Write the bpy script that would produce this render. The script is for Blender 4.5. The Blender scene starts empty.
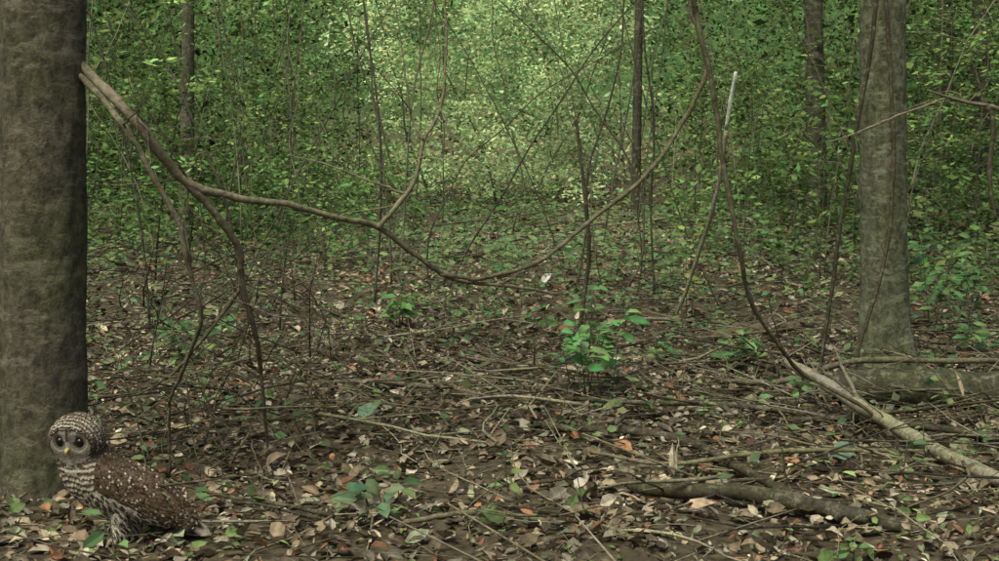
import bpy, bmesh, math, numpy as np
from mathutils import Vector, Matrix
rng = np.random.default_rng(7)
scene = bpy.context.scene
scene.view_settings.view_transform = 'Standard'
scene.view_settings.look = 'None'
scene.view_settings.exposure = 0
A = np.array

# ------------------------------------------------------------------ helpers
def norm(v):
    return v / (np.linalg.norm(v, axis=-1, keepdims=True) + 1e-9)

def smooth(a, b, x):
    t = np.clip((x - a) / (b - a), 0, 1)
    return t * t * (3 - 2 * t)

def hash2(ix, iy, s=0):
    n = np.sin(ix * 127.1 + iy * 311.7 + s * 74.7) * 43758.5453
    return n - np.floor(n)

def vnoise(x, y, s=0):
    ix, iy = np.floor(x), np.floor(y)
    fx, fy = x - ix, y - iy
    fx = fx * fx * (3 - 2 * fx); fy = fy * fy * (3 - 2 * fy)
    a = hash2(ix, iy, s); b = hash2(ix + 1, iy, s); c = hash2(ix, iy + 1, s); d = hash2(ix + 1, iy + 1, s)
    return (a * (1 - fx) + b * fx) * (1 - fy) + (c * (1 - fx) + d * fx) * fy

def H(x, y):
    x = np.asarray(x, float); y = np.asarray(y, float)
    r = np.sqrt(x * x + y * y)
    near = 0.05 * (vnoise(x * 1.3, y * 1.3, 1) - .5) + 0.025 * (vnoise(x * 4, y * 4, 2) - .5)
    far = 0.25 * (vnoise(x * .3, y * .3, 3) - .5) * smooth(9, 20, r)
    bank = 0.55 * smooth(3.5, 7, x) * smooth(13, 20, y) + 0.35 * smooth(3.0, 8, -x) * smooth(13, 22, y)
    hill = 26 * smooth(50, 110, r)
    return near + far + bank + hill

class Acc:
    def __init__(s):
        s.v = []; s.c = []; s.f = []; s.n = 0
    def add(s, v, f, c):
        v = np.asarray(v, float).reshape(-1, 3)
        c = np.asarray(c, float)
        if c.ndim == 1: c = np.tile(c, (len(v), 1))
        s.v.append(v); s.c.append(c)
        for arr in (f if isinstance(f, list) else [f]):
            s.f.append(np.asarray(arr, int) + s.n)
        s.n += len(v)
    def build(s, name, mat, shade=True, parent=None):
        me = bpy.data.meshes.new(name)
        V = np.concatenate(s.v); C = np.concatenate(s.c)
        loops = np.concatenate([a.ravel() for a in s.f])
        tot = np.concatenate([np.full(len(a), a.shape[1]) for a in s.f])
        st = np.concatenate([[0], np.cumsum(tot)[:-1]])
        me.vertices.add(len(V)); me.vertices.foreach_set('co', V.ravel())
        me.loops.add(len(loops)); me.loops.foreach_set('vertex_index', loops.astype(np.int32))
        me.polygons.add(len(tot)); me.polygons.foreach_set('loop_start', st.astype(np.int32))
        me.polygons.foreach_set('loop_total', tot.astype(np.int32))
        me.polygons.foreach_set('use_smooth', np.full(len(tot), shade))
        at = me.color_attributes.new('Col', 'FLOAT_COLOR', 'POINT')
        at.data.foreach_set('color', np.concatenate([C, np.ones((len(C), 1))], 1).ravel())
        me.update(calc_edges=True)
        me.materials.append(mat)
        ob = bpy.data.objects.new(name, me)
        scene.collection.objects.link(ob)
        if parent: ob.parent = parent
        return ob

def empty(name, loc=(0, 0, 0)):
    e = bpy.data.objects.new(name, None); scene.collection.objects.link(e)
    return e

def catmull(P, m=8):
    P = np.asarray(P, float)
    Q = np.vstack([2 * P[0] - P[1], P, 2 * P[-1] - P[-2]])
    out = []
    for i in range(1, len(Q) - 2):
        t = np.linspace(0, 1, m, endpoint=False)[:, None]
        a, b, c, d = Q[i - 1], Q[i], Q[i + 1], Q[i + 2]
        out.append(.5 * ((2 * b) + (-a + c) * t + (2 * a - 5 * b + 4 * c - d) * t ** 2 + (-a + 3 * b - 3 * c + d) * t ** 3))
    out.append(P[-1:])
    return np.vstack(out)

def tube(acc, P, R, col, sides=8, knob=0.0, cvar=0.15):
    P = np.asarray(P, float); n = len(P)
    R = np.broadcast_to(np.asarray(R, float), (n,)).copy()
    T = norm(np.gradient(P, axis=0))
    ref = A([0, 0, 1.]) if abs(T[0][2]) < .8 else A([1., 0, 0])
    U = np.cross(T, ref); U = norm(U); W = np.cross(T, U)
    for i in range(1, n):
        u = U[i - 1] - T[i] * np.dot(U[i - 1], T[i]); U[i] = u / (np.linalg.norm(u) + 1e-9)
        W[i] = np.cross(T[i], U[i])
    th = np.linspace(0, 2 * np.pi, sides, endpoint=False)
    rr = R[:, None] * (1 + knob * rng.normal(0, 1, (n, sides)))
    V = P[:, None, :] + rr[..., None] * (np.cos(th)[None, :, None] * U[:, None] + np.sin(th)[None, :, None] * W[:, None])
    i = np.arange(n - 1)[:, None]; j = np.arange(sides)[None]
    a = i * sides + j; b = i * sides + (j + 1) % sides
    F = np.stack([a, b, b + sides, a + sides], -1).reshape(-1, 4)
    C = np.clip(np.asarray(col) * (1 + cvar * rng.normal(0, 1, (n, 1, 1))) * np.ones((n, sides, 3)), .003, 1).reshape(-1, 3)
    V = V.reshape(-1, 3)
    V = np.vstack([V, P[:1], P[-1:]]); C = np.vstack([C, C[:1], C[-1:]])
    jj = np.arange(sides)
    c0 = np.stack([np.full(sides, n * sides), (jj + 1) % sides, jj], -1)
    c1 = np.stack([np.full(sides, n * sides + 1), (n - 1) * sides + jj, (n - 1) * sides + (jj + 1) % sides], -1)
    acc.add(V, [F, c0, c1], C)

T8 = A([[0, 0, 0], [.3, -.42, .03], [.3, .42, .03], [.68, -.36, .02], [.68, .36, .02], [1, 0, -.04], [.3, 0, -.03], [.68, 0, -.02]])
F8t = A([[0, 6, 1], [0, 2, 6], [7, 5, 3], [7, 4, 5]]); F8q = A([[6, 7, 3, 1], [6, 2, 4, 7]])
T4 = A([[0, 0, 0], [.45, -.5, .0], [1, 0, 0], [.45, .5, .0]]); F4 = A([[0, 1, 2, 3]])
def leaves(acc, P, D, N, L, W, C, simple=False, curl=None):
    n = len(P); D = norm(D); S = norm(np.cross(D, N)); N = np.cross(S, D)
    T = T4 if simple else T8; m = len(T)
    L = np.broadcast_to(L, (n,)); W = np.broadcast_to(W, (n,))
    w = np.tile(T[:, 2], (n, 1))
    if curl is not None:
        w = w + curl[:, None] * (T[:, 0] - .4)[None] ** 2 + .6 * np.abs(curl)[:, None] * np.abs(T[:, 1])[None]
    V = P[:, None] + (L[:, None] * T[None, :, 0])[..., None] * D[:, None] + (W[:, None] * T[None, :, 1])[..., None] * S[:, None] + (L[:, None] * w)[..., None] * N[:, None]
    off = (np.arange(n) * m)[:, None, None]
    fs = [(F4[None] + off).reshape(-1, 4)] if simple else [(F8t[None] + off).reshape(-1, 3), (F8q[None] + off).reshape(-1, 4)]
    Cc = np.repeat(C[:, None], m, 1)
    if not simple:
        Cc = Cc * A([.8, 1, 1, 1, 1, .95, 1.15, 1.15])[None, :, None]
    acc.add(V.reshape(-1, 3), fs, Cc.reshape(-1, 3))

# ------------------------------------------------------------------ materials
def mat_base(name):
    m = bpy.data.materials.new(name); m.use_nodes = True
    nt = m.node_tree; nt.nodes.clear()
    return m, nt, nt.nodes.new, nt.links.new

def mat_leaf(name, transl=.35, rough=.55, nscale=30, spec=.3, lo=.65, hi=1.3):
    m, nt, nn, ln = mat_base(name)
    out = nn('ShaderNodeOutputMaterial'); at = nn('ShaderNodeAttribute'); at.attribute_name = 'Col'
    noi = nn('ShaderNodeTexNoise'); noi.inputs['Scale'].default_value = nscale; noi.inputs['Detail'].default_value = 2
    geo = nn('ShaderNodeNewGeometry'); ln(geo.outputs['Position'], noi.inputs['Vector'])
    mr = nn('ShaderNodeMapRange'); mr.inputs[1].default_value = .3; mr.inputs[2].default_value = .7
    mr.inputs[3].default_value = lo; mr.inputs[4].default_value = hi
    ln(noi.outputs['Fac'], mr.inputs[0])
    mul = nn('ShaderNodeVectorMath'); mul.operation = 'SCALE'
    ln(at.outputs['Color'], mul.inputs[0]); ln(mr.outputs[0], mul.inputs['Scale'])
    if spec > 0:
        p = nn('ShaderNodeBsdfPrincipled'); p.inputs['Roughness'].default_value = rough
        p.inputs['Specular IOR Level'].default_value = spec
        ln(mul.outputs[0], p.inputs['Base Color'])
    else:
        p = nn('ShaderNodeBsdfDiffuse'); ln(mul.outputs[0], p.inputs['Color'])
    if transl > 0:
        t = nn('ShaderNodeBsdfTranslucent'); mx = nn('ShaderNodeMixShader'); mx.inputs[0].default_value = transl
        ln(mul.outputs[0], t.inputs['Color']); ln(p.outputs[0], mx.inputs[1]); ln(t.outputs[0], mx.inputs[2])
        ln(mx.outputs[0], out.inputs[0])
    else:
        ln(p.outputs[0], out.inputs[0])
    return m

def mat_bark(name, base_scale=18, lichen=0.3, lcol=(.27, .27, .2), stretch=(1, 1, .35), bump=.4, lscale=7, lz=2.6):
    m, nt, nn, ln = mat_base(name)
    out = nn('ShaderNodeOutputMaterial'); at = nn('ShaderNodeAttribute'); at.attribute_name = 'Col'
    geo = nn('ShaderNodeNewGeometry'); mp = nn('ShaderNodeMapping'); mp.inputs['Scale'].default_value = stretch
    ln(geo.outputs['Position'], mp.inputs['Vector'])
    n1 = nn('ShaderNodeTexNoise'); n1.inputs['Scale'].default_value = base_scale; n1.inputs['Detail'].default_value = 8; n1.inputs['Roughness'].default_value = .7
    ln(mp.outputs[0], n1.inputs['Vector'])
    mr = nn('ShaderNodeMapRange'); mr.inputs[1].default_value = .32; mr.inputs[2].default_value = .68
    mr.inputs[3].default_value = .4; mr.inputs[4].default_value = 1.6; ln(n1.outputs['Fac'], mr.inputs[0])
    mul = nn('ShaderNodeVectorMath'); mul.operation = 'SCALE'; ln(at.outputs['Color'], mul.inputs[0]); ln(mr.outputs[0], mul.inputs['Scale'])
    mp2 = nn('ShaderNodeMapping'); mp2.inputs['Scale'].default_value = (1, 1, lz); ln(geo.outputs['Position'], mp2.inputs['Vector'])
    n2 = nn('ShaderNodeTexNoise'); n2.inputs['Scale'].default_value = lscale; n2.inputs['Detail'].default_value = 9; n2.inputs['Roughness'].default_value = .78
    ln(mp2.outputs[0], n2.inputs['Vector'])
    r2 = nn('ShaderNodeMapRange'); r2.inputs[1].default_value = .52 ; r2.inputs[2].default_value = .60; r2.inputs[4].default_value = lichen
    ln(n2.outputs['Fac'], r2.inputs[0])
    mx = nn('ShaderNodeMix'); mx.data_type = 'RGBA'; ln(r2.outputs[0], mx.inputs['Factor'])
    ln(mul.outputs[0], mx.inputs['A']); mx.inputs['B'].default_value = (*lcol, 1)
    n3 = nn('ShaderNodeTexNoise'); n3.inputs['Scale'].default_value = 2.6; n3.inputs['Detail'].default_value = 3
    ln(geo.outputs['Position'], n3.inputs['Vector'])
    r3 = nn('ShaderNodeMapRange'); r3.inputs[1].default_value = .35; r3.inputs[2].default_value = .6; r3.inputs[4].default_value = .5
    ln(n3.outputs['Fac'], r3.inputs[0])
    mx2 = nn('ShaderNodeMix'); mx2.data_type = 'RGBA'; mx2.blend_type = 'MULTIPLY'; ln(r3.outputs[0], mx2.inputs['Factor'])
    ln(mx.outputs['Result'], mx2.inputs['A']); mx2.inputs['B'].default_value = (.72, .90, .5, 1)
    p = nn('ShaderNodeBsdfPrincipled'); p.inputs['Roughness'].default_value = .85; p.inputs['Specular IOR Level'].default_value = .2
    ln(mx2.outputs['Result'], p.inputs['Base Color'])
    bp = nn('ShaderNodeBump'); bp.inputs['Strength'].default_value = bump; bp.inputs['Distance'].default_value = .02
    ln(n1.outputs['Fac'], bp.inputs['Height']); ln(bp.outputs[0], p.inputs['Normal'])
    ln(p.outputs[0], out.inputs[0])
    return m

M_leaf = mat_leaf('green_leaf', .3, nscale=14, spec=.25)
M_under = mat_leaf('understory_leaf', .25, nscale=.9, spec=0, lo=.4, hi=1.5)  # broad noise paints shaded hollows into the leaf colour
M_far = mat_leaf('distant_leaf', 0, nscale=.6, spec=0, lo=.35, hi=1.5)  # coarse noise again darkens leaf colour to suggest shaded hollows
M_sunlit = mat_leaf('painted_sunlit_leaf', .3, nscale=.8, spec=0, lo=.5, hi=1.35)  # for the clearing leaves, whose pale colour carries painted sunlight
M_litter = mat_leaf('dead_leaf', 0, .8, nscale=45, spec=.2)
M_bark = mat_bark('trunk_bark', 42, .7, (.185, .168, .122), stretch=(1, 1, .7), bump=.8, lscale=6, lz=3)
M_bark2 = mat_bark('lichen_bark', 46, .7, (.27, .27, .20), stretch=(1, 1, .7), bump=.8)
M_branch = mat_bark('branch_bark', 60, .35, (.3, .27, .2), stretch=(1, 1, 1), bump=.3, lscale=20, lz=1)
M_feather = mat_leaf('feather', .0, .8, nscale=160, spec=0)

# ------------------------------------------------------------------ world / sun / camera
el, az = math.radians(60), math.radians(-150)
w = bpy.data.worlds.new("World"); scene.world = w; w.use_nodes = True
nt = w.node_tree; sky = nt.nodes.new('ShaderNodeTexSky'); sky.sky_type = 'NISHITA'; sky.sun_disc = False
sky.sun_elevation = el; sky.sun_rotation = az; sky.dust_density = 6; sky.ozone_density = .2
bg = nt.nodes['Background']; bg.inputs['Strength'].default_value = .145
nt.links.new(sky.outputs[0], bg.inputs['Color'])
sd = bpy.data.lights.new('sun', 'SUN'); sd.energy = 4.2; sd.angle = math.radians(30); sd.color = (.97, 1, .84)
so = bpy.data.objects.new('sun', sd); scene.collection.objects.link(so)
dirv = Vector((math.sin(az) * math.cos(el), math.cos(az) * math.cos(el), math.sin(el)))
so.rotation_euler = dirv.to_track_quat('Z', 'Y').to_euler(); so.location = dirv * 30
cd = bpy.data.cameras.new('camera'); co = bpy.data.objects.new('camera', cd); scene.collection.objects.link(co)
co.location = (0, 0, 1.2); co.rotation_euler = (math.radians(90), 0, 0)
cd.lens = 46.9; cd.sensor_width = 36; cd.shift_y = -.1306; cd.clip_end = 800; cd.clip_start = .05
scene.camera = co

# ------------------------------------------------------------------ ground
def grid(xs, ys, acc):
    X, Y = np.meshgrid(xs, ys); Z = H(X, Y)
    V = np.stack([X, Y, Z], -1).reshape(-1, 3); nx, ny = len(xs), len(ys)
    i = np.arange(ny - 1)[:, None]; j = np.arange(nx - 1)[None]
    a = i * nx + j
    acc.add(V, np.stack([a, a + 1, a + 1 + nx, a + nx], -1).reshape(-1, 4), A([.05, .035, .024]))
ga = Acc()
xs = np.concatenate([-np.geomspace(220, 5, 50)[:-1], np.linspace(-5, 5, 140), np.geomspace(5, 220, 50)[1:]])
ys = np.concatenate([-np.geomspace(220, 1, 30)[:-1], np.linspace(-1, 12, 170), np.geomspace(12, 220, 70)[1:]])
grid(xs, ys, ga)
m, nt, nn, ln = mat_base('forest_soil')
out = nn('ShaderNodeOutputMaterial'); geo = nn('ShaderNodeNewGeometry')
n1 = nn('ShaderNodeTexNoise'); n1.inputs['Scale'].default_value = 14; n1.inputs['Detail'].default_value = 10; n1.inputs['Roughness'].default_value = .75; ln(geo.outputs['Position'], n1.inputs['Vector'])
cr = nn('ShaderNodeValToRGB'); cr.color_ramp.elements[0].position = .3; cr.color_ramp.elements[0].color = (.026, .020, .012, 1); cr.color_ramp.elements[1].position = .72; cr.color_ramp.elements[1].color = (.17, .14, .085, 1)
e = cr.color_ramp.elements.new(.52); e.color = (.078, .062, .037, 1); ln(n1.outputs['Fac'], cr.inputs[0])
sep = nn('ShaderNodeSeparateXYZ'); ln(geo.outputs['Position'], sep.inputs[0])
mr = nn('ShaderNodeMapRange'); mr.inputs[1].default_value = 1.0; mr.inputs[2].default_value = 4; ln(sep.outputs['Z'], mr.inputs[0])
n5 = nn('ShaderNodeTexNoise'); n5.inputs['Scale'].default_value = .7; n5.inputs['Detail'].default_value = 8; n5.inputs['Roughness'].default_value = .8; ln(geo.outputs['Position'], n5.inputs['Vector'])
cg = nn('ShaderNodeValToRGB'); cg.color_ramp.elements[0].position = .35; cg.color_ramp.elements[0].color = (.012, .022, .008, 1); cg.color_ramp.elements[1].position = .65; cg.color_ramp.elements[1].color = (.06, .12, .035, 1); ln(n5.outputs['Fac'], cg.inputs[0])
mg = nn('ShaderNodeMix'); mg.data_type = 'RGBA'; ln(mr.outputs[0], mg.inputs['Factor']); ln(cr.outputs[0], mg.inputs['A']); ln(cg.outputs[0], mg.inputs['B'])
p = nn('ShaderNodeBsdfPrincipled'); p.inputs['Roughness'].default_value = .95; p.inputs['Specular IOR Level'].default_value = .1; ln(mg.outputs['Result'], p.inputs['Base Color'])
bp = nn('ShaderNodeBump'); bp.inputs['Strength'].default_value = .7; bp.inputs['Distance'].default_value = .02; ln(n1.outputs['Fac'], bp.inputs['Height']); ln(bp.outputs[0], p.inputs['Normal'])
ln(p.outputs[0], out.inputs[0])
ga.build('ground', m)

# ------------------------------------------------------------------ leaf litter
pal = A([[.17, .13, .08], [.30, .245, .155], [.24, .21, .15], [.08, .062, .04], [.24, .12, .06], [.12, .18, .06], [.48, .43, .31], [.18, .205, .12]])
pw = A([.26, .19, .21, .12, .06, .09, .03, .06])
la = Acc()
def litter(n, y0, y1, lmin, lmax, simple, spread=.62, zr=.03):
    y = np.sqrt(rng.uniform(y0 ** 2, y1 ** 2, n)); x = rng.uniform(-1, 1, n) * (y * spread + .4)
    z = H(x, y) + rng.uniform(0.002, zr, n)
    a = rng.uniform(0, 2 * np.pi, n)
    D = np.stack([np.cos(a), np.sin(a), rng.normal(0, .32, n)], -1)
    N = norm(np.stack([rng.normal(0, .5, n), rng.normal(0, .5, n), np.ones(n)], -1))
    L = rng.uniform(lmin, lmax, n) * rng.choice([.5, .8, 1.2], n, p=[.45, .35, .2]); W = L * rng.uniform(.35, .8, n)
    C = pal[rng.choice(len(pal), n, p=pw / pw.sum())] * rng.uniform(.45, 1.3, (n, 1))
    patch = (.65 + .7 * vnoise(x * .9, y * .9, 5))[:, None]
    leaves(la, np.stack([x, y, z], -1), D, N, L, W, C * patch, simple, None if simple else rng.normal(0, .45, n))
litter(36000, 2.8, 9, .03, .08, False, .5, zr=.035)
litter(20000, 9, 18, .05, .11, False, .5, zr=.05)
litter(16000, 16, 40, .09, .2, True, .5, zr=.07)
la.build('leaf_litter', M_litter, False)

# ------------------------------------------------------------------ twigs on floor
ta = Acc()
tw = A([[.19, .155, .105], [.12, .095, .065], [.27, .235, .165], [.06, .048, .033], [.05, .04, .028]])
def floor_twigs(n, y0, y1, l0, l1, r0, r1, sides=4, lift=.05, xr=None):
    for k in range(n):
        y = math.sqrt(rng.uniform(y0 ** 2, y1 ** 2)); x = rng.uniform(-1, 1) * (y * .48 + .3) if xr is None else rng.uniform(*xr)
        a = rng.uniform(0, 2 * np.pi); L = rng.uniform(l0, l1); m = 7
        t = np.linspace(0, 1, m); da = np.cumsum(rng.normal(0, .28, m))
        dx = np.cumsum(np.cos(a + da)) * L / m; dy = np.cumsum(np.sin(a + da)) * L / m
        X = x + dx; Y = y + dy; Z = H(X, Y) + .02 + rng.uniform(0, lift) + rng.normal(0, lift * 1.2) * t
        Z = np.maximum(Z, H(X, Y))
        r = rng.uniform(r0, r1)
        tube(ta, np.stack([X, Y, Z], -1), np.linspace(r, r * .4, m), tw[rng.integers(5)] * rng.uniform(.5, 1.1), sides)
        if L > .3:
            for q in range(2):
                b = rng.integers(1, 5); s = rng.choice([-1, 1]); L2 = L * rng.uniform(.2, .5)
                aa = a + da[b] + s * .7; tt = np.linspace(0, 1, 4)
                tube(ta, np.stack([X[b] + np.cos(aa) * L2 * tt, Y[b] + np.sin(aa) * L2 * tt, Z[b] + rng.uniform(-.02, .2) * L2 * tt * 2], -1), np.linspace(r * .6, r * .3, 4), tw[rng.integers(5)] * .8, sides)
floor_twigs(1300, 3, 9, .10, .5, .0012, .0035)
floor_twigs(170, 3.2, 9, .5, 1.3, .003, .0085, 6, .07)
floor_twigs(170, 4, 8.5, .4, 1.3, .002, .009, 5, .10, (.4, 3.2))
floor_twigs(550, 9, 18, .3, 1.4, .003, .009)
floor_twigs(200, 16, 30, .8, 2.5, .008, .02, 4, .15)
ta.build('fallen_twigs', M_branch)

# ------------------------------------------------------------------ named branches and vines
def branch(name, parts, mat=M_branch, sides=10, knob=.04, twigs=0, tl=(.12, .45)):
    acc = Acc()
    for P, R, col in parts:
        P = np.asarray(P, float)
        Q = catmull(P, 8); R = np.asarray(R, float)
        if R.ndim == 0: R = np.full(len(P), R)
        r = np.interp(np.linspace(0, 1, len(Q)), np.linspace(0, 1, len(P)), R)
        r = r * (1 + .16 * np.sin(np.arange(len(Q)) * .9 + rng.uniform(0, 6)) * rng.uniform(0, 1, len(Q)))
        Q = Q + np.cumsum(rng.normal(0, .0024, Q.shape), 0) * .6
        tube(acc, Q, r, col, sides, knob, .1)
        for k in range(twigs):
            i = rng.integers(2, len(Q) - 2); d = norm(rng.normal(0, 1, 3) * A([1, .5, .8])); L = rng.uniform(*tl); t = np.linspace(0, 1, 6)[:, None]
            wob = np.cumsum(rng.normal(0, .018, (6, 3)), 0) * t
            B = Q[i] + d * L * t + wob
            B[:, 2] = np.maximum(B[:, 2], H(B[:, 0], B[:, 1]))
            tube(acc, B, np.linspace(min(.004, r[i] * .5), .0012, 6), A(col) * .8, 5)
    return acc.build(name, mat)
br = A([.17, .145, .095]); dk = A([.065, .054, .036]); pale = A([.22, .195, .14])
branch('hanging_branch', [
 ([(-1.56, 4.6, 1.58), (-1.461, 4.58, 1.483), (-1.277, 4.5, 1.321), (-1.111, 4.6, 1.094), (-.937, 4.7, 1.027), (-.772, 4.8, .997), (-.600, 4.9, .944), (-.467, 5.0, .900), (-.311, 5.1, .777), (-.178, 5.2, .681), (.043, 5.3, .642), (.259, 5.4, .594)],
  [.020, .019, .018, .017, .0135, .0125, .012, .0115, .010, .009, .007, .004], br * .9),
 ([(-.467, 5.0, .900), (-.382, 5, .996), (-.324, 5, 1.092), (-.290, 5, 1.238), (-.240, 5, 1.334), (-.213, 5, 1.507), (-.217, 5, 1.70), (-.229, 5, 1.93)], [.0105, .0095, .009, .0075, .006, .005, .004, .003], br * 1.1),
 ([(-.290, 5, 1.238), (-.33, 5.02, 1.31), (-.344, 5, 1.392), (-.363, 5, 1.584), (-.40, 5, 1.8)], [.005, .005, .004, .003, .002], br),
 ([(-.36, 5, 1.03), (-.45, 5, 1.055), (-.536, 5, 1.085), (-.689, 5, 1.142), (-.816, 5, 1.169)], [.005, .0045, .004, .003, .002], br * .9),
 ([(-1.54, 4.6, 1.52), (-1.45, 4.56, 1.45), (-1.288, 4.42, 1.295), (-1.187, 4.42, 1.132), (-1.092, 4.42, .962), (-1.058, 4.45, .790), (-1.035, 4.5, .612), (-1.108, 4.6, .465), (-1.19, 4.7, .316), (-1.222, 4.8, .186), (-1.23, 4.85, .0)], [.013, .012, .011, .010, .010, .009, .008, .007, .006, .005, .004], br * .6),
 ([(-1.111, 4.6, 1.094), (-1.016, 4.65, .968), (-.944, 4.7, .846), (-.932, 4.75, .689), (-.898, 4.8, .518), (-.894, 4.9, .353), (-.889, 5.0, .086), (-.89, 5.0, .0)], [.015, .014, .013, .012, .010, .008, .006, .005], br * .6),
 ([(-.936, 4.75, .704), (-1.027, 4.75, .594), (-1.117, 4.7, .478), (-1.208, 4.7, .388), (-1.334, 4.7, .316)], [.009, .008, .007, .005, .003], br * .6)], twigs=7)
acc = Acc()
for k in range(170):
    p0 = A([rng.uniform(-1.45, -.7), rng.uniform(4.7, 5.8), 0]); p0[2] = rng.uniform(.0, .8)
    d = norm(A([rng.normal(.1, 1), rng.normal(0, .5), rng.normal(.15, .7)])); L = rng.uniform(.15, .7); t = np.linspace(0, 1, 8)[:, None]
    B = p0 + d * L * t + np.cumsum(rng.normal(0, .02, (8, 3)), 0) * t; B[:, 2] = np.maximum(B[:, 2], H(B[:, 0], B[:, 1]))
    r = rng.uniform(.0014, .0048)
    tube(acc, B, np.linspace(r, r * .4, 8), [br * .7, dk * .8, br * .45][k % 3], 5)
acc.build('dead_twig_tangle', M_branch)
branch('climbing_vine', [([(-.236, 5.17, .706), (-.1, 5.22, .685), (.002, 5.3, .691), (.168, 5.4, .735), (.319, 5.5, .820), (.454, 5.6, .920), (.659, 5.7, 1.077), (.826, 5.8, 1.289), (.929, 5.8, 1.49), (.947, 5.8, 1.60), (.907, 5.8, 1.735), (.871, 5.8, 1.846), (.849, 5.8, 2.3), (.9, 5.9, 3.2), (.8, 6, 5)], [.008, .0085, .0085, .009, .009, .0095, .010, .010, .011, .010, .01, .01, .01, .01, .01], br * .65)], twigs=3)
branch('climbing_vine', [([(.7, 5.2, 5), (.66, 5.1, 3.2), (.732, 5, 1.93), (.758, 5, 1.711), (.816, 5, 1.430), (.854, 5, 1.162), (.904, 5, .854), (.973, 5.1, .612), (1.1, 5.2, .421), (1.223, 5.3, .284), (1.468, 5.3, .142), (1.56, 5.3, .0)], [.011, .011, .011, .011, .010, .010, .009, .009, .009, .009, .008, .006], dk * 1.3)], twigs=2)
branch('climbing_vine', [([(1.9, 6.3, 5), (1.85, 6.2, 3), (1.802, 6.2, 2.057), (1.774, 6.2, 1.724), (1.717, 6.2, 1.343), (1.650, 6.2, .962), (1.593, 6.2, .533), (1.545, 6.2, .2), (1.517, 6.2, -.02)], .010, dk * .7)])
branch('climbing_vine', [([(2.1, 6.9, 5), (2.0, 6.88, 3), (2.023, 6.88, 2.147), (2.054, 6.9, 1.674), (2.076, 6.9, 1.2), (2.065, 6.9, .937), (2.002, 6.87, .569), (1.886, 6.83, .20), (1.81, 6.8, -.03)], .011, dk)])
branch('leaning_dead_stick', [([(1.453, 8, 1.679), (1.404, 8.05, 1.323)], [.011, .014], A([.5, .5, .45])), ([(1.404, 8.05, 1.323), (1.363, 8.2, .917), (1.294, 8.4, .587), (1.205, 8.55, .248), (1.12, 8.7, -.02)], [.014, .013, .013, .012, .012], pale * 1.1)])
branch('fallen_branch', [([(1.36, 6.15, .2), (1.385, 6.0, .186), (1.447, 5.7, .165), (1.536, 5.4, .115), (1.653, 5.0, .06), (1.765, 4.6, .035), (1.86, 4.3, .03)], [.02, .026, .028, .028, .028, .028, .028], pale),
 ([(1.52, 5.45, .13), (1.45, 5.5, .28), (1.42, 5.5, .36)], [.01, .007, .004], pale * .9)], twigs=4)
branch('fallen_log', [([(1.58, 6.20, .07), (1.66, 6.17, .08), (1.95, 6.10, .085), (2.3, 6.03, .085), (2.7, 5.95, .085), (3.1, 5.9, .085)], [.06, .082, .092, .094, .094, .09], A([.045, .042, .027]))], mat=M_branch, sides=28, knob=.05, twigs=10)
branch('fallen_branch', [([(1.15, 7.85, .03), (1.25, 7.95, .05), (1.5, 8.02, .08), (1.77, 8.1, .10), (1.95, 8.15, .11)], [.03, .036, .036, .03, .026], A([.11, .075, .048]))])
branch('fallen_branch', [([(.45, 4.55, .03), (.533, 4.47, .04), (.8, 4.4, .05), (1.12, 4.16, .04), (1.3, 4.0, .03)], [.014, .024, .029, .026, .018], dk * .7)], twigs=8)
branch('fallen_branch', [([(.15, 5.5, .04), (.292, 5.4, .05), (.574, 5.32, .06), (.78, 5.07, .06), (.915, 4.58, .06), (1.083, 4.14, .05)], [.010, .015, .018, .018, .017, .015], dk * .8)], twigs=8)
branch('fallen_branch', [([(1.25, 5.6, .04), (1.6, 5.5, .06), (2.0, 5.2, .05), (2.4, 5.1, .04)], [.012, .018, .018, .014], dk * .8)], twigs=8)
branch('fallen_branch', [([(.25, 6.1, .04), (.6, 5.85, .06), (1.0, 5.8, .06), (1.4, 5.6, .05)], [.008, .012, .013, .010], dk)], twigs=6)
branch('fallen_branch', [([(-.95, 6.45, .05), (-.65, 6.4, .06), (-.39, 6.38, .05), (.002, 6.1, .05), (.2, 6.0, .03)], [.012, .013, .012, .01, .007], br * .8)], twigs=4)
branch('fallen_branch', [([(.6, 8.6, .04), (1.0, 8.65, .07), (1.4, 8.6, .06), (1.75, 8.5, .05)], [.012, .014, .013, .01], br)])
branch('fallen_branch', [([(1.1, 6.5, .05), (1.4, 6.4, .07), (1.8, 6.6, .14), (2.3, 6.55, .15), (2.9, 6.7, .12)], [.012, .015, .016, .015, .012], br * .7)], twigs=6)
branch('fallen_branch', [([(.35, 5.0, .04), (.6, 4.8, .05), (.95, 4.75, .10), (1.4, 4.85, .09), (1.8, 5.0, .05)], [.006, .008, .009, .008, .006], br * .8)], twigs=8)
branch('fallen_branch', [([(-.3, 4.1, .03), (-.05, 4.12, .05), (.2, 4.05, .04), (.45, 3.9, .03)], [.008, .009, .008, .005], br * .7)], twigs=4)
branch('overhanging_branch', [([(3.0, 6.1, 1.5), (2.67, 6, 1.45), (2.352, 6, 1.394), (2.251, 6, 1.398), (2.122, 6, 1.43), (1.961, 6, 1.476)], [.02, .015, .012, .010, .008, .004], br * .7),
 ([(2.251, 6, 1.398), (2.275, 6, 1.315), (2.26, 6, 1.062), (2.292, 6, .868)], [.012, .012, .011, .006], dk),
 ([(2.06, 6, 1.445), (1.9, 6, 1.39), (1.753, 6, 1.329), (1.523, 6, 1.246)], [.005, .005, .005, .003], br)], twigs=3)
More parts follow.
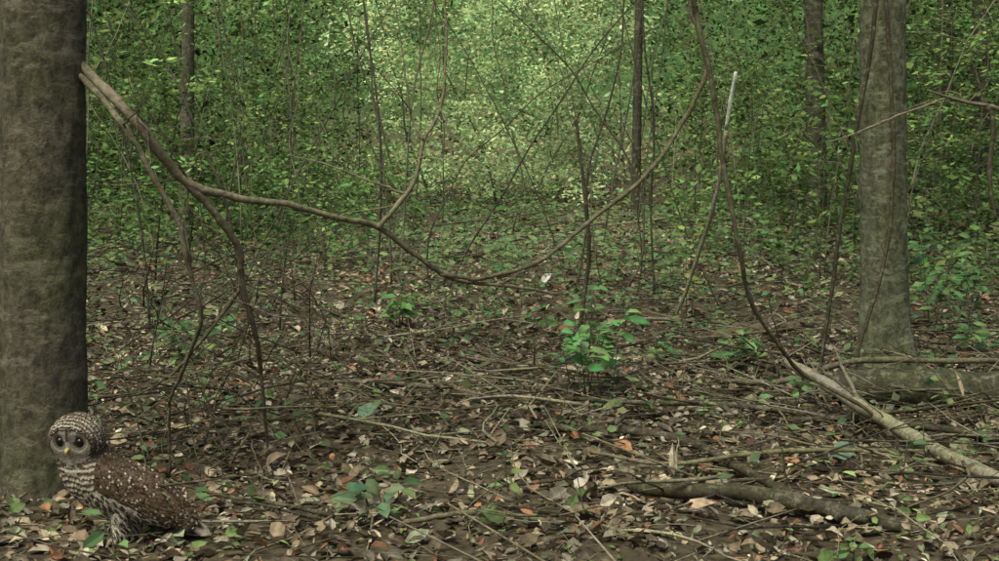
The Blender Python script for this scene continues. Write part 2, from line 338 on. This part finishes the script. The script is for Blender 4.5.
branch('dead_snag', [([(.49, 8.2, -.02), (.55, 8.1, .5), (.53, 8, .85), (.49, 8, 1.2), (.475, 8, 1.4)], [.014, .014, .013, .012, .011], dk * 1.3)], twigs=3)

# ------------------------------------------------------------------ big trees
def big_tree(name, x, y, r, h, col, mat, flare=.35, seed=0, crown=True):
    par = empty(name); acc = Acc()
    n, s = 230, 72
    z = np.concatenate([np.linspace(-.15, 2.6, 190), np.linspace(2.65, h, 40)])
    th = np.linspace(0, 2 * np.pi, s, endpoint=False)
    Z, TH = np.meshgrid(z, th, indexing='ij')
    base = r * (1 - .55 * smooth(0, h, Z)) * (1 + flare * np.exp(-np.maximum(Z, 0) / .13) * (1 + .5 * np.sin(TH * 4 + seed)))
    bump = .022 * np.sin(TH * 3 + seed + Z * .6) + .05 * (vnoise(TH * 9 / np.pi + 20, Z * 5, seed) - .5) + .045 * (vnoise(np.abs(TH - np.pi) * 12, Z * 26, seed + 1) - .5)
    R = base * (1 + bump)
    cx = x + .05 * np.sin(Z * .35 + seed) - .05 * math.sin(seed)
    V = np.stack([cx + R * np.cos(TH), y + R * np.sin(TH), Z + float(H(x, y))], -1)
    i = np.arange(n - 1)[:, None]; j = np.arange(s)[None]; a = i * s + j; b = i * s + (j + 1) % s
    C = np.clip(A(col)[None, None] * (.65 + .7 * vnoise(np.abs(TH - np.pi) * 6, Z * 14, seed + 3))[..., None], 0, 1)
    acc.add(V.reshape(-1, 3), np.stack([a, b, b + s, a + s], -1).reshape(-1, 4), C.reshape(-1, 3))
    acc.build('trunk', mat, True, par)
    if crown:
        ca = Acc(); lf = Acc()
        for k in range(11):
            z0 = rng.uniform(h * .6, h * .97); aa = rng.uniform(0, 2 * np.pi); L = rng.uniform(1.8, 3.8); t = np.linspace(0, 1, 8)
            P = np.stack([x + np.cos(aa) * L * t, y + np.sin(aa) * L * t, z0 + L * .5 * t + .15 * np.sin(t * 5)], -1)
            tube(ca, P, np.linspace(r * .3, r * .05, 8), col, 7)
            m = 100
            Q = P[rng.integers(3, 8, m)] + rng.normal(0, .55, (m, 3))
            leaves(lf, Q, norm(rng.normal(0, 1, (m, 3))), norm(rng.normal(0, 1, (m, 3)) + A([0, 0, 1])), rng.uniform(.14, .26, m), .13, A([.05, .09, .025]) * rng.uniform(.6, 1.4, (m, 1)), True)
        ca.build('limbs', mat, True, par); lf.build('crown', M_far, False, par)
    return par
big_tree('tree', -1.62, 4.6, .148, 11, (.078, .070, .047), M_bark, .18, 1)
big_tree('tree', 2.105, 7.1, .126, 11, (.115, .112, .076), M_bark2, .55, 4)
for (x, y, r, c) in [(-4.1, 17, .09, .9), (4.15, 17, .13, .6), (6.35, 17.2, .13, .5), (-8.4, 22, .14, .8), (8.2, 24, .16, .8), (2.3, 22, .08, .6)]:
    big_tree('background_tree', x, y, r, 10, A([.09, .082, .058]) * c, M_bark, .2, x + y, crown=(y < 26))

# ------------------------------------------------------------------ saplings / understory
def greens(n, lo=.6, hi=1.5, base=(.055, .105, .025)):
    g = A(base)[None] * rng.uniform(lo, hi, (n, 1)); g[:, 0] *= rng.uniform(.7, 1.4, n); return g
def sapling(st, lf, x, y, h, r, leafL, dens=1.0, base=(.055, .105, .025), lean=.15, simple=True, low=.15, spread=1.0):
    m = 9; t = np.linspace(0, 1, m); z0 = float(H(x, y))
    lx, ly = rng.normal(0, lean, 2) * h
    P = np.stack([x + lx * t ** 1.6 + np.cumsum(rng.normal(0, .016 * h, m)) * t, y + ly * t ** 1.6 + np.cumsum(rng.normal(0, .016 * h, m)) * t, z0 + h * t], -1)
    sc = A([.12, .115, .075]) * rng.uniform(.4, 1.6)
    tube(st, P, np.linspace(r, r * .3, m), sc, 5)
    nb = int(max(4, h * 6 * dens))
    Ps, Ds = [], []
    for b in range(nb):
        u = rng.uniform(low, 1) ; i = u * (m - 1); i0 = min(int(i), m - 2); p0 = P[i0] + (P[i0 + 1] - P[i0]) * (i - i0)
        aa = rng.uniform(0, 2 * np.pi); L = rng.uniform(.3, 1.0) * (1.15 - .6 * u) * min(1.3, h / 2.2 + .3) * spread
        d = A([math.cos(aa), math.sin(aa), rng.uniform(-.1, .7)])
        k = 4; tt = np.linspace(0, 1, k)[:, None]
        Q = p0 + d * L * tt + A([0, 0, -.35 * L]) * tt ** 2
        tube(st, Q, np.linspace(r * .35, r * .12, k), sc, 3)
        q = int(max(4, L / leafL * 2.6)); uu = rng.uniform(.2, 1.05, q)[:, None]
        Ps.append(p0 + d * L * uu + A([0, 0, -.35 * L]) * uu ** 2 + rng.normal(0, .05, (q, 3))); sgn = rng.choice([-1, 1], q)[:, None]
        side = A([-d[1], d[0], 0])
        Ds.append(d * .6 + side * sgn + rng.normal(0, .4, (q, 3)) + A([0, 0, -.25]))
    Pn = np.vstack(Ps); Dn = np.vstack(Ds); n = len(Pn)
    Nn = A([0, -.35, 1.]) + rng.normal(0, .6, (n, 3))
    L = leafL * rng.uniform(.5, 1.3, n)
    leaves(lf, Pn, Dn, norm(Nn), L, L * rng.uniform(.35, .6, n), greens(n, .5, 1.5, base), simple)
st, lf = Acc(), Acc()
cnt = 0
while cnt < 300:
    y = math.sqrt(rng.uniform(9.5 ** 2, 29 ** 2)); x = rng.uniform(-.48, .48) * y
    u = x / y
    dens = smooth(.07, .2, abs(u - .01)) * (smooth(9, 15, y) * .9 + .1)
    dens *= .35 + .65 * smooth(.3, .6, vnoise(x * .5 + 40, y * .35, 31))
    if y < 25 and abs(x + .1) < 1.3: dens *= .1
    if rng.uniform() > dens: continue
    h = rng.uniform(1.2, 5.0) if y > 13 else rng.uniform(.8, 3.2)
    k = rng.uniform(.55, 1.6)
    bs = A([.082, .145, .045]) * k if rng.uniform() < .6 else A([.12, .20, .06]) * k
    sapling(st, lf, x, y, h, rng.uniform(.004, .009) * (h / 3 + .4), rng.uniform(.06, .13), rng.uniform(.5, 1.1), bs, .22); cnt += 1
cnt = 0
while cnt < 400:
    y = math.sqrt(rng.uniform(8.8 ** 2, 26 ** 2)); x = rng.uniform(-.48, .48) * y; u = abs(x / y)
    dn = smooth(.10, .22, u) * smooth(10, 17, y) + smooth(.27, .36, x / y) * smooth(8, 10, y) + .25 * smooth(19, 23, y) + .3 * (-.26 < x / y < -.09) * smooth(9.5, 11.5, y)
    if rng.uniform() > dn: continue
    sapling(st, lf, x, y, rng.uniform(.3, 1.1) * (.6 if y < 13 else 1.15), .004, rng.uniform(.06, .12), 1.8, A([.095, .17, .052]) * rng.uniform(.55, 1.5), .15, True, .2, 1.0); cnt += 1
st.build('understory_saplings', M_branch); lf.build('understory_foliage', M_under, False)

st = Acc()
for k in range(60):
    y = rng.uniform(8.5, 20); u = rng.choice([-1, 1]) * rng.uniform(.04, .42); x = u * y
    m = 9; t = np.linspace(0, 1, m); h = rng.uniform(1.5, 6); bend = rng.normal(0, .8)
    P = np.stack([x + np.cumsum(rng.normal(0, .045, m)) + rng.normal(0, .9) * t + bend * t * t, y + np.cumsum(rng.normal(0, .04, m)), H(x, y) + h * t], -1)
    r = rng.uniform(.005, .013); Q = catmull(P, 4); tube(st, Q, np.linspace(r, r * .5, len(Q)), A([.14, .125, .09]) * rng.uniform(.3, 1.1), 6)
st.build('bare_saplings', M_branch)

# low ground cover
lf = Acc(); st = Acc()
def seedling(st, lf, x, y, h, n, L, base, simple=False):
    z0 = float(H(x, y)); d = rng.normal(0, .15, 2)
    P = np.stack([x + d[0] * h * np.linspace(0, 1, 4), y + d[1] * h * np.linspace(0, 1, 4), z0 + h * np.linspace(0, 1, 4)], -1)
    tube(st, P, np.linspace(.003, .0015, 4), (.07, .08, .04), 4)
    u = rng.uniform(.35, 1, n); aa = np.arange(n) * 2.4 + rng.uniform(0, 6)
    B = np.stack([np.interp(u, np.linspace(0, 1, 4), P[:, i]) for i in range(3)], -1)
    D = np.stack([np.cos(aa), np.sin(aa), rng.uniform(-.4, .35, n)], -1)
    leaves(lf, B + D * L * .25, D, norm(A([0, -.45, 1.]) + rng.normal(0, .35, (n, 3))), L * rng.uniform(.6, 1.2, n), L * .52, greens(n, .7, 1.4, base), simple, None if simple else rng.normal(-.1, .15, n))
for k in range(3200):
    y = math.sqrt(rng.uniform(3.5 ** 2, 26 ** 2)); x = rng.uniform(-.48, .48) * y
    den = .22 + .8 * smooth(.4, .7, vnoise(x * .55 + 9, y * .45, 11)) + .5 * smooth(.25, .35, abs(x / y))
    den *= .25 + .75 * smooth(5.5, 10, y)
    if rng.uniform() > den: continue
    big = y > 11
    seedling(st, lf, x, y, rng.uniform(.04, .26) * (1.6 if big else 1), rng.integers(4, 9) + (6 if big else 0), rng.uniform(.035, .08) * (1.35 if big else 1), (.11, .19, .065), big)
n = 17000
y = np.sqrt(rng.uniform(4.2 ** 2, 28 ** 2, n)); x = rng.uniform(-.48, .48, n) * y
keep = rng.uniform(0, 1, n) < (.18 + .82 * smooth(.35, .65, vnoise(x * .8 + 3, y * .5, 21))) * (.5 + .5 * smooth(5, 10, y))
x, y = x[keep], y[keep]; n = len(x)
aa = rng.uniform(0, 6.28, n)
leaves(lf, np.stack([x, y, H(x, y) + rng.uniform(.03, .14, n)], -1), np.stack([np.cos(aa), np.sin(aa), rng.normal(0, .35, n)], -1), norm(A([0, -.2, 1.]) + rng.normal(0, .4, (n, 3))), rng.uniform(.035, .085, n) * (.8 + y / 40), .042, greens(n, .5, 1.3, (.11, .18, .068)), True)
st.build('seedling_stems', M_branch); lf.build('ground_cover_plants', M_leaf, False)

def plant(name, x, y, h, n, L, base, stems=1, sp=.03):
    par = empty(name); s2, l2 = Acc(), Acc()
    for q in range(stems):
        seedling(s2, l2, x + rng.normal(0, sp) * (stems > 1), y + rng.normal(0, sp) * (stems > 1), h * rng.uniform(.5, 1), n, L, base)
    s2.build('stem', M_branch, True, par); l2.build('leaf_blades', M_leaf, False, par)
plant('green_seedling', .49, 6.3, .60, 12, .105, (.125, .27, .085), 6, .07)
plant('green_seedling', -.68, 8.6, .28, 9, .12, (.11, .25, .07), 3)
plant('green_seedling', 1.36, 6.9, .25, 10, .10, (.12, .23, .08), 3, .06)
plant('green_seedling', 1.3, 8.9, .9, 16, .09, (.24, .32, .09), 2)
plant('green_seedling', -.40, 4.18, .14, 6, .10, (.09, .16, .08), 2)
plant('green_seedling', -.33, 4.35, .20, 5, .07, (.09, .16, .06), 1)
plant('green_seedling', 1.8, 4.9, .18, 7, .08, (.11, .19, .07), 1)
plant('green_seedling', .9, 7.2, .2, 8, .10, (.11, .21, .07), 2)
plant('green_seedling', 2.55, 8.3, .7, 18, .10, (.10, .20, .065), 5, .14)
plant('green_seedling', 3.1, 8.6, .65, 18, .10, (.10, .20, .065), 5, .18)
plant('green_seedling', 2.75, 7.2, .35, 14, .09, (.10, .20, .065), 4, .14)
plant('green_seedling', -1.7, 7.2, .35, 12, .09, (.10, .19, .06), 4, .12)

pl = Acc()
P = A([(-.47, 4.22, .03), (.60, 4.55, .06), (.6, 4.25, .03), (.26, 4.5, .03), (-1.38, 5.3, .05), (.05, 4.6, .03), (.33, 4.25, .04), (1.25, 4.9, .05), (-.62, 5.6, .05), (2.05, 5.75, .1), (.9, 5.3, .05), (-.95, 6.3, .05), (.35, 11, .08)])
D = A([(.5, .1, .25), (-.1, 0, 1), (.9, .1, .2), (.3, .3, .2), (1, .2, .1), (.6, .4, .3), (.9, -.3, .5), (.8, .1, .3), (.9, .3, .5), (-.3, 0, 1), (.8, 0, .3), (.8, .1, .1), (.5, 0, .4)])
N = A([(0, -.8, .6), (.9, -.5, 0), (0, -.4, 1), (0, -.5, 1), (0, -.2, 1), (0, -.5, .8), (0, -.7, .6), (0, -.7, .6), (0, -.6, .7), (.6, -.8, .1), (0, -.3, 1), (0, -.3, 1), (0, -.7, .6)])
C = A([(.42, .36, .25), (.45, .38, .27), (.3, .22, .14), (.36, .32, .25), (.36, .28, .15), (.26, .23, .18), (.34, .3, .23), (.10, .15, .10), (.10, .16, .09), (.4, .32, .2), (.33, .29, .2), (.22, .13, .07), (.42, .42, .36)]) * 1.1
leaves(pl, P, D, norm(N), A([.10, .12, .11, .07, .13, .07, .07, .11, .12, .13, .07, .08, .12]), A([.09, .035, .06, .05, .06, .04, .05, .09, .08, .03, .05, .05, .08]), C, False, rng.normal(.2, .3, 13))
pl.build('large_fallen_leaves', M_litter, False)

# ------------------------------------------------------------------ far foliage
def clumps(acc, nc, per, xr, yr, zr, rad, l0, l1, base, lo=.5, hi=1.5, flat=.6):
    c = np.stack([rng.uniform(*xr, nc), rng.uniform(*yr, nc), rng.uniform(*zr, nc)], -1)
    c[:, 2] += H(c[:, 0], c[:, 1])
    tint = rng.uniform(lo, hi, (nc, 1))
    idx = np.repeat(np.arange(nc), per); n = len(idx)
    P = c[idx] + rng.normal(0, 1, (n, 3)) * rad * A([1, 1, flat]) * rng.uniform(.6, 1.3, nc)[idx][:, None]
    C = greens(n, .7, 1.3, base) * tint[idx]
    P[:, 2] = np.maximum(P[:, 2], H(P[:, 0], P[:, 1]) + .05)
    L = rng.uniform(l0, l1, n)
    leaves(acc, P, norm(rng.normal(0, 1, (n, 3)) * A([1, 1, .6])), norm(rng.normal(0, .6, (n, 3)) + A([0, -.7, 1])), L, L * rng.uniform(.35, .6, n), C, True)
fa = Acc()
clumps(fa, 700, 80, (-24, 24), (38, 50), (.2, 11), .8, .16, .32, (.10, .17, .06), .35, 1.5)
clumps(fa, 200, 130, (-15, -3.8), (20, 33), (.1, 7), .5, .09, .18, (.095, .165, .052), .3, 1.6)
clumps(fa, 200, 130, (4.2, 15), (20, 33), (.1, 7), .5, .09, .18, (.095, .165, .052), .3, 1.6)
fa.build('distant_forest_foliage', M_far, False)
fa = Acc()
clumps(fa, 200, 200, (-3.3, 3.0), (27, 37), (.3, 6.2), .38, .07, .15, (.44, .60, .28), .45, 1.35, .5)  # leaf colour lightened so sunlight in the gap is painted in
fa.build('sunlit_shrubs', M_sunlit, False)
st = Acc()
for k in range(18):
    x, y = rng.uniform(-3.4, 3.6), rng.uniform(25.5, 33); m = 7; t = np.linspace(0, 1, m); h = rng.uniform(3, 7)
    P = np.stack([x + np.cumsum(rng.normal(0, .12, m)) + rng.normal(0, 1.2) * t, y + 0 * t, H(x, y) + h * t], -1)
    tube(st, catmull(P, 3), np.linspace(.025, .010, 19), A([.12, .13, .08]) * rng.uniform(.5, 1.6), 5)
st.build('shrub_stems', M_branch)

fa = Acc()
clumps(fa, 95, 45, (-16, 16), (-14, 19), (9, 12), 1.0, .3, .5, (.05, .085, .025), flat=.5)  # unseen leaf clumps added overhead to keep sun off the foreground
clumps(fa, 45, 45, (-24, -8), (10, 40), (9, 12), 1.0, .3, .5, (.05, .085, .025), flat=.5)  # more unseen clumps added along both sides to block light
clumps(fa, 45, 45, (8, 24), (10, 40), (9, 12), 1.0, .3, .5, (.05, .085, .025), flat=.5)
fa.build('added_shade_canopy', M_far, False)

# ------------------------------------------------------------------ barred owl
def build_owl(ox, oy):
    par = empty('barred_owl'); oz = float(H(ox, oy)) + .002; O = A([ox, oy, oz])
    hc = A([-.118, -.045, .318]); f = norm(A([-.22, -.95, -.20]))
    spine = A([(-.118, -.040, .318), (-.108, -.030, .265), (-.082, -.018, .210), (-.03, 0, .160), (.045, .02, .120), (.12, .04, .082), (.18, .05, .052)])
    rad = A([.078, .075, .085, .088, .072, .048, .026])
    S = catmull(spine, 6); R = np.interp(np.linspace(0, 1, len(S)), np.linspace(0, 1, 7), rad)
    bm = bmesh.new()
    def ball(c, sx, sy, sz):
        M = Matrix.Translation(Vector(c)) @ Matrix.Diagonal((sx, sy, sz, 1))
        bmesh.ops.create_icosphere(bm, subdivisions=3, radius=1, matrix=M)
    ball(hc, .084, .078, .076)
    for p_, r_ in zip(S[3:], R[3:]): ball(p_, r_, r_ * .9, r_)
    for sy in (-1, 1):
        for t in np.linspace(0, 1, 14):
            c = A([-.055, 0, .210]) * (1 - t) + A([.195, 0, .06]) * t
            c = c + A([0, (.03 * t - .01) + sy * (.060 - .035 * t), 0])
            rr = .050 * math.sin(math.pi * (.22 + .72 * t)) + .010
            ball(c, rr, rr * .40, rr)
    for s_, dx in ((-1, -.005), (1, .03)):
        for t in np.linspace(0, 1, 6):
            ball((dx + .01 * (1 - t), s_ * .032, .11 - .075 * t), .03 - .014 * t, .028 - .013 * t, .025)
    me = bpy.data.meshes.new('tmp'); bm.to_mesh(me); bm.free()
    ob = bpy.data.objects.new('tmp', me); scene.collection.objects.link(ob)
    md = ob.modifiers.new('r', 'REMESH'); md.mode = 'VOXEL'; md.voxel_size = .0026
    ms = ob.modifiers.new('s', 'SMOOTH'); ms.iterations = 10; ms.factor = .5
    dg = bpy.context.evaluated_depsgraph_get(); ev = ob.evaluated_get(dg); m2 = ev.to_mesh()
    nv = len(m2.vertices); V = np.empty(nv * 3); m2.vertices.foreach_get('co', V); V = V.reshape(-1, 3)
    Nn = np.empty(nv * 3); m2.vertices.foreach_get('normal', Nn); Nn = Nn.reshape(-1, 3)
    quads = [list(p_.vertices) for p_ in m2.polygons]
    q4 = A([q for q in quads if len(q) == 4]); q3 = A([q for q in quads if len(q) == 3])
    ev.to_mesh_clear(); bpy.data.objects.remove(ob)
    right = norm(np.cross(f, A([0, 0, 1.]))); up = np.cross(right, f)
    rel = V - hc; a = rel @ f; hx = rel @ right; hz = rel @ up
    face = (a > .015) & (np.abs(hx) < .085) & (np.abs(hz) < .078)
    eyeL, eyeR = -.031, .031; ez = .006
    de = np.minimum(np.hypot(hx - eyeL, hz - ez), np.hypot(hx - eyeR, hz - ez))
    depth = (a - .040).clip(0) * .62 + .008 * smooth(.034, .008, de) - .004 * smooth(.012, .003, np.abs(hx))
    V[face] -= f * (depth * (a > .03))[face][:, None]
    dark = A([.036, .027, .019]); mid = A([.09, .065, .043]); buff = A([.43, .385, .30]); gray = A([.22, .20, .16]); white = A([.56, .52, .43])
    d2 = ((V[:, None] - S[None]) ** 2).sum(-1); si = d2.argmin(1); sp_ = si / (len(S) - 1)
    C = np.tile(mid, (nv, 1))
    wline = .210 - (V[:, 0] + .055) * .62
    side = np.abs(V[:, 1] - (S[si, 1])) > .012
    wing = (V[:, 0] > -.062) & (V[:, 2] > wline - .034) & side & (sp_ > .22)
    back = (Nn[:, 2] > .35) & (sp_ > .3) & (V[:, 2] > .1) | (V[:, 0] > .12)
    wing = wing | back
    neck = (sp_ <= .38) & ~wing
    belly = ~wing & ~neck
    head = (V[:, 2] > .262)
    C[neck] = buff * .6; C[belly] = white * .8
    disc = np.hypot(hx / .072, (hz + .003) / .061)
    infc = face & (disc < 1.0)
    crown = head & ~infc
    C[crown] = dark * 2
    ring = .5 + .5 * np.sin(de * 2 * np.pi / .0085 + 1)
    Cf = gray * (.6 + .5 * ring[:, None])
    Cf = Cf * (1 - .85 * smooth(.026, .012, de))[:, None]
    lore = smooth(.012, .004, np.abs(hx)) * smooth(.03, .0, hz) * .7
    Cf = Cf * (1 - lore[:, None]) + white * .6 * lore[:, None]
    brow = smooth(.010, .003, np.abs(np.abs(hx) - .012 - (hz - .01) * .35)) * (hz > .01) * .7
    Cf = Cf * (1 - brow[:, None]) + white * .6 * brow[:, None]
    stripe = smooth(.007, .003, np.abs(hx)) * (hz > .012)
    Cf = Cf * (1 - stripe[:, None]) + dark * 1.5 * stripe[:, None]
    C[infc] = Cf[infc]
    acc = Acc(); fl = [q4] if len(q3) == 0 else [q4, q3]
    acc.add(V + O, fl, C); acc.build('body', M_feather, True, par)
    fe = Acc()
    def feathers(P, D, N, L, W, kind, cols):
        n = len(P); D = norm(D); Sd = norm(np.cross(D, N)); N = np.cross(Sd, D)
        us = np.linspace(0, 1, 9) ; ws = A([.5, .75, .95, 1, 1, .95, .8, .55, .2]); vs = A([-1, -.35, .35, 1])
        if kind in ('streak', 'bar', 'spot'):
            us = A([0, .35, .6, .85, 1.0]); ws = A([.5, 1, 1, .75, .25])
        U, Vv = np.meshgrid(us, vs, indexing='ij'); Wd = ws[:, None] * Vv; K = len(us)
        X = P[:, None, None] + (L[:, None, None] * U)[..., None] * D[:, None, None] + (W[:, None, None] * .5 * Wd)[..., None] * Sd[:, None, None] \
            + (W[:, None, None] * .18 * (1 - Vv ** 2) - L[:, None, None] * .12 * U ** 2)[..., None] * N[:, None, None]
        CC = np.zeros((n, K, 4, 3))
        if kind == 'streak':
            CC[:] = cols[:, None, None]; CC[:, 1:4, 1:3] = dark * 1.4
        elif kind == 'bar':
            CC[:, 0:2] = dark * 1.8; CC[:, 2] = buff; CC[:, 3:] = buff * 1.2
            CC[:, 4] = dark * 2.5
            CC *= cols[:, None, None]
        elif kind == 'spot':
            CC[:] = cols[:, None, None]; CC[:, 4] *= .6; CC[:, 2] *= .55; ru = rng.uniform(0, 1, n)
            CC[ru < .30, 3:, 1:3] = buff * 1.1; CC[ru > .65, 3, 0:2] = buff * .75
        else:
            CC[:] = cols[:, None, None]; CC[:, 1::3] = buff * .75; CC[:, 8] = buff * .7
        k = np.arange(n)[:, None, None] * (K * 4); i = np.arange(K - 1)[:, None]; j = np.arange(3)[None]; a_ = (i * 4 + j)[None]
        q = k + a_; Fq = np.stack([q, q + 1, q + 5, q + 4], -1).reshape(-1, 4)
        fe.add(X.reshape(-1, 3) + O, Fq, CC.reshape(-1, 3))
    Ts = norm(np.gradient(S, axis=0)); Tv = Ts[si]
    def scatter(mask, n, L, W, kind, colf, down=0.0, raise_=.05, rows=None):
        ids = np.flatnonzero(mask)
        if rows is not None:
            q = (rows[ids] % 1.0); ids = ids[(q > .0) & (q < .30)]
        cand = ids[rng.permutation(len(ids))][: n * 5]; keep = []; cell = {}
        r = (W * .42)
        for c_ in cand:
            g = tuple(np.floor(V[c_] / r).astype(int))
            if g in cell: continue
            cell[g] = 1; keep.append(c_)
            if len(keep) >= n: break
        ids = A(keep); n = len(ids)
        nr = Nn[ids]; t = Tv[ids] + A([0, 0, -down]); t = norm(t - nr * (t * nr).sum(-1, keepdims=True))
        D = norm(t + nr * raise_ + rng.normal(0, .06, (n, 3)))
        feathers(V[ids] - nr * .001, D, nr, L * rng.uniform(.85, 1.15, n), W * rng.uniform(.85, 1.15, n), kind, colf(n))
    one = lambda lo, hi: (lambda n: rng.uniform(lo, hi, (n, 1)) * np.ones((n, 3)))
    ang = np.arccos(np.clip(norm(rel) @ f, -1, 1))
    scatter(belly, 500, .034, .014, 'streak', lambda n: white * rng.uniform(.8, 1.1, (n, 1)), .8)
    scatter(neck & ~infc & ~crown, 900, .020, .015, 'bar', one(.9, 1.15), .8, rows=V[:, 2] / .0175 + .3 * np.sin(V[:, 0] * 60))
    scatter(crown & (disc > 1.06), 1500, .0105, .009, 'bar', one(.45, .85), .2, rows=ang / .16)
    scatter(infc & (disc > .93), 300, .009, .006, 'spot', lambda n: dark * 1.2 * np.ones((n, 3)), .2)
    scatter(wing, 1700, .024, .014, 'spot', lambda n: A([.105, .074, .049]) * rng.uniform(.45, 1.25, (n, 1)), .15)
    for sy in (-1, 1):
        n = 13; t = np.linspace(0, 1, n)
        P = np.stack([.01 + .08 * t, (.02 + .012 * t) + sy * (.064 - .02 * t), .112 - .022 * t + .02 * np.sin(t * 3)], -1)
        D = np.tile(A([.9, .06, -.42]), (n, 1)); D[:, 2] += np.linspace(-.12, .16, n); D[:, 1] -= sy * .10
        feathers(P, D, np.tile(A([.25, sy * 1.0, .3]), (n, 1)), np.linspace(.11, .13, n), np.full(n, .022), 'flight', A([.07, .048, .032]) * np.ones((n, 1)))
    n = 9; t = np.linspace(-1, 1, n)
    P = np.stack([np.full(n, .12), .045 + .014 * t, .082 + .002 * t], -1)
    D = np.stack([np.full(n, .85), .14 * t + .1, np.full(n, -.42)], -1)
    feathers(P, D, np.tile(A([.4, -.3, 1]), (n, 1)), .16 - .02 * np.abs(t), np.full(n, .026), 'flight', A([.08, .055, .038]) * np.ones((n, 1)))
    fe.build('plumage', M_feather, False, par)
    me_, nt, nn, ln = mat_base('owl_eye'); o_ = nn('ShaderNodeOutputMaterial'); p_ = nn('ShaderNodeBsdfPrincipled')
    p_.inputs['Base Color'].default_value = (.006, .004, .004, 1); p_.inputs['Roughness'].default_value = .25; ln(p_.outputs[0], o_.inputs[0])
    def blob(name, c, r, mat):
        b2 = bmesh.new(); bmesh.ops.create_icosphere(b2, subdivisions=3, radius=r)
        m_ = bpy.data.meshes.new(name)
        b2.to_mesh(m_); b2.free(); m_.polygons.foreach_set('use_smooth', [True] * len(m_.polygons)); m_.materials.append(mat)
        o2 = bpy.data.objects.new(name, m_); scene.collection.objects.link(o2); o2.location = c; o2.parent = par; return o2
    for ex in (eyeL, eyeR):
        j = np.argmin(np.hypot(hx - ex, hz - ez) + (a < .03) * 9)
        blob('eye', V[j] + O - f * .005, .012, me_)
    mb, nt, nn, ln = mat_base('owl_beak'); o_ = nn('ShaderNodeOutputMaterial'); p_ = nn('ShaderNodeBsdfPrincipled'); nz = nn('ShaderNodeTexNoise'); nz.inputs['Scale'].default_value = 60
    cr = nn('ShaderNodeValToRGB'); cr.color_ramp.elements[0].color = (.28, .21, .06, 1); cr.color_ramp.elements[1].color = (.42, .33, .11, 1)
    ln(nz.outputs['Fac'], cr.inputs[0]); ln(cr.outputs[0], p_.inputs['Base Color']); p_.inputs['Roughness'].default_value = .4; ln(p_.outputs[0], o_.inputs[0])
    j = np.argmin(np.hypot(hx, hz + .010) + (a < .03) * 9); b0 = V[j] + O
    ba = Acc(); bp_ = A([b0 - f * .004, b0 + f * .007 - up * .003, b0 + f * .009 - up * .012, b0 + f * .006 - up * .022])
    tube(ba, catmull(bp_, 5), np.interp(np.linspace(0, 1, 16), [0, .4, 1], [.006, .0058, .001]), (.5, .36, .1), 10, 0, 0)
    ba.build('beak', mb, True, par)
    ft = Acc()
    for s_, dx in ((-1, -.005), (1, .03)):
        a0 = O + A([dx, s_ * .032, .055]); a1 = O + A([dx - .004, s_ * .032, .018])
        tube(ft, A([a0, (a0 + a1) / 2, a1]), [.017, .015, .012], (.36, .31, .24), 10, .05)
        for ang_ in (-2.5, -1.95, -1.4, .9):
            d = A([math.cos(ang_), math.sin(ang_), 0])
            tp = A([a1 - A([0, 0, .004]), a1 + d * .02 - A([0, 0, .004]), a1 + d * .034 + A([0, 0, -.010]), a1 + d * .046 + A([0, 0, -.018])])
            tube(ft, catmull(tp, 4), np.interp(np.linspace(0, 1, 13), [0, .7, 1], [.009, .006, .0012]), (.27, .23, .15), 8)
    ft.build('legs', M_feather, True, par)
build_owl(-1.135, 3.91)
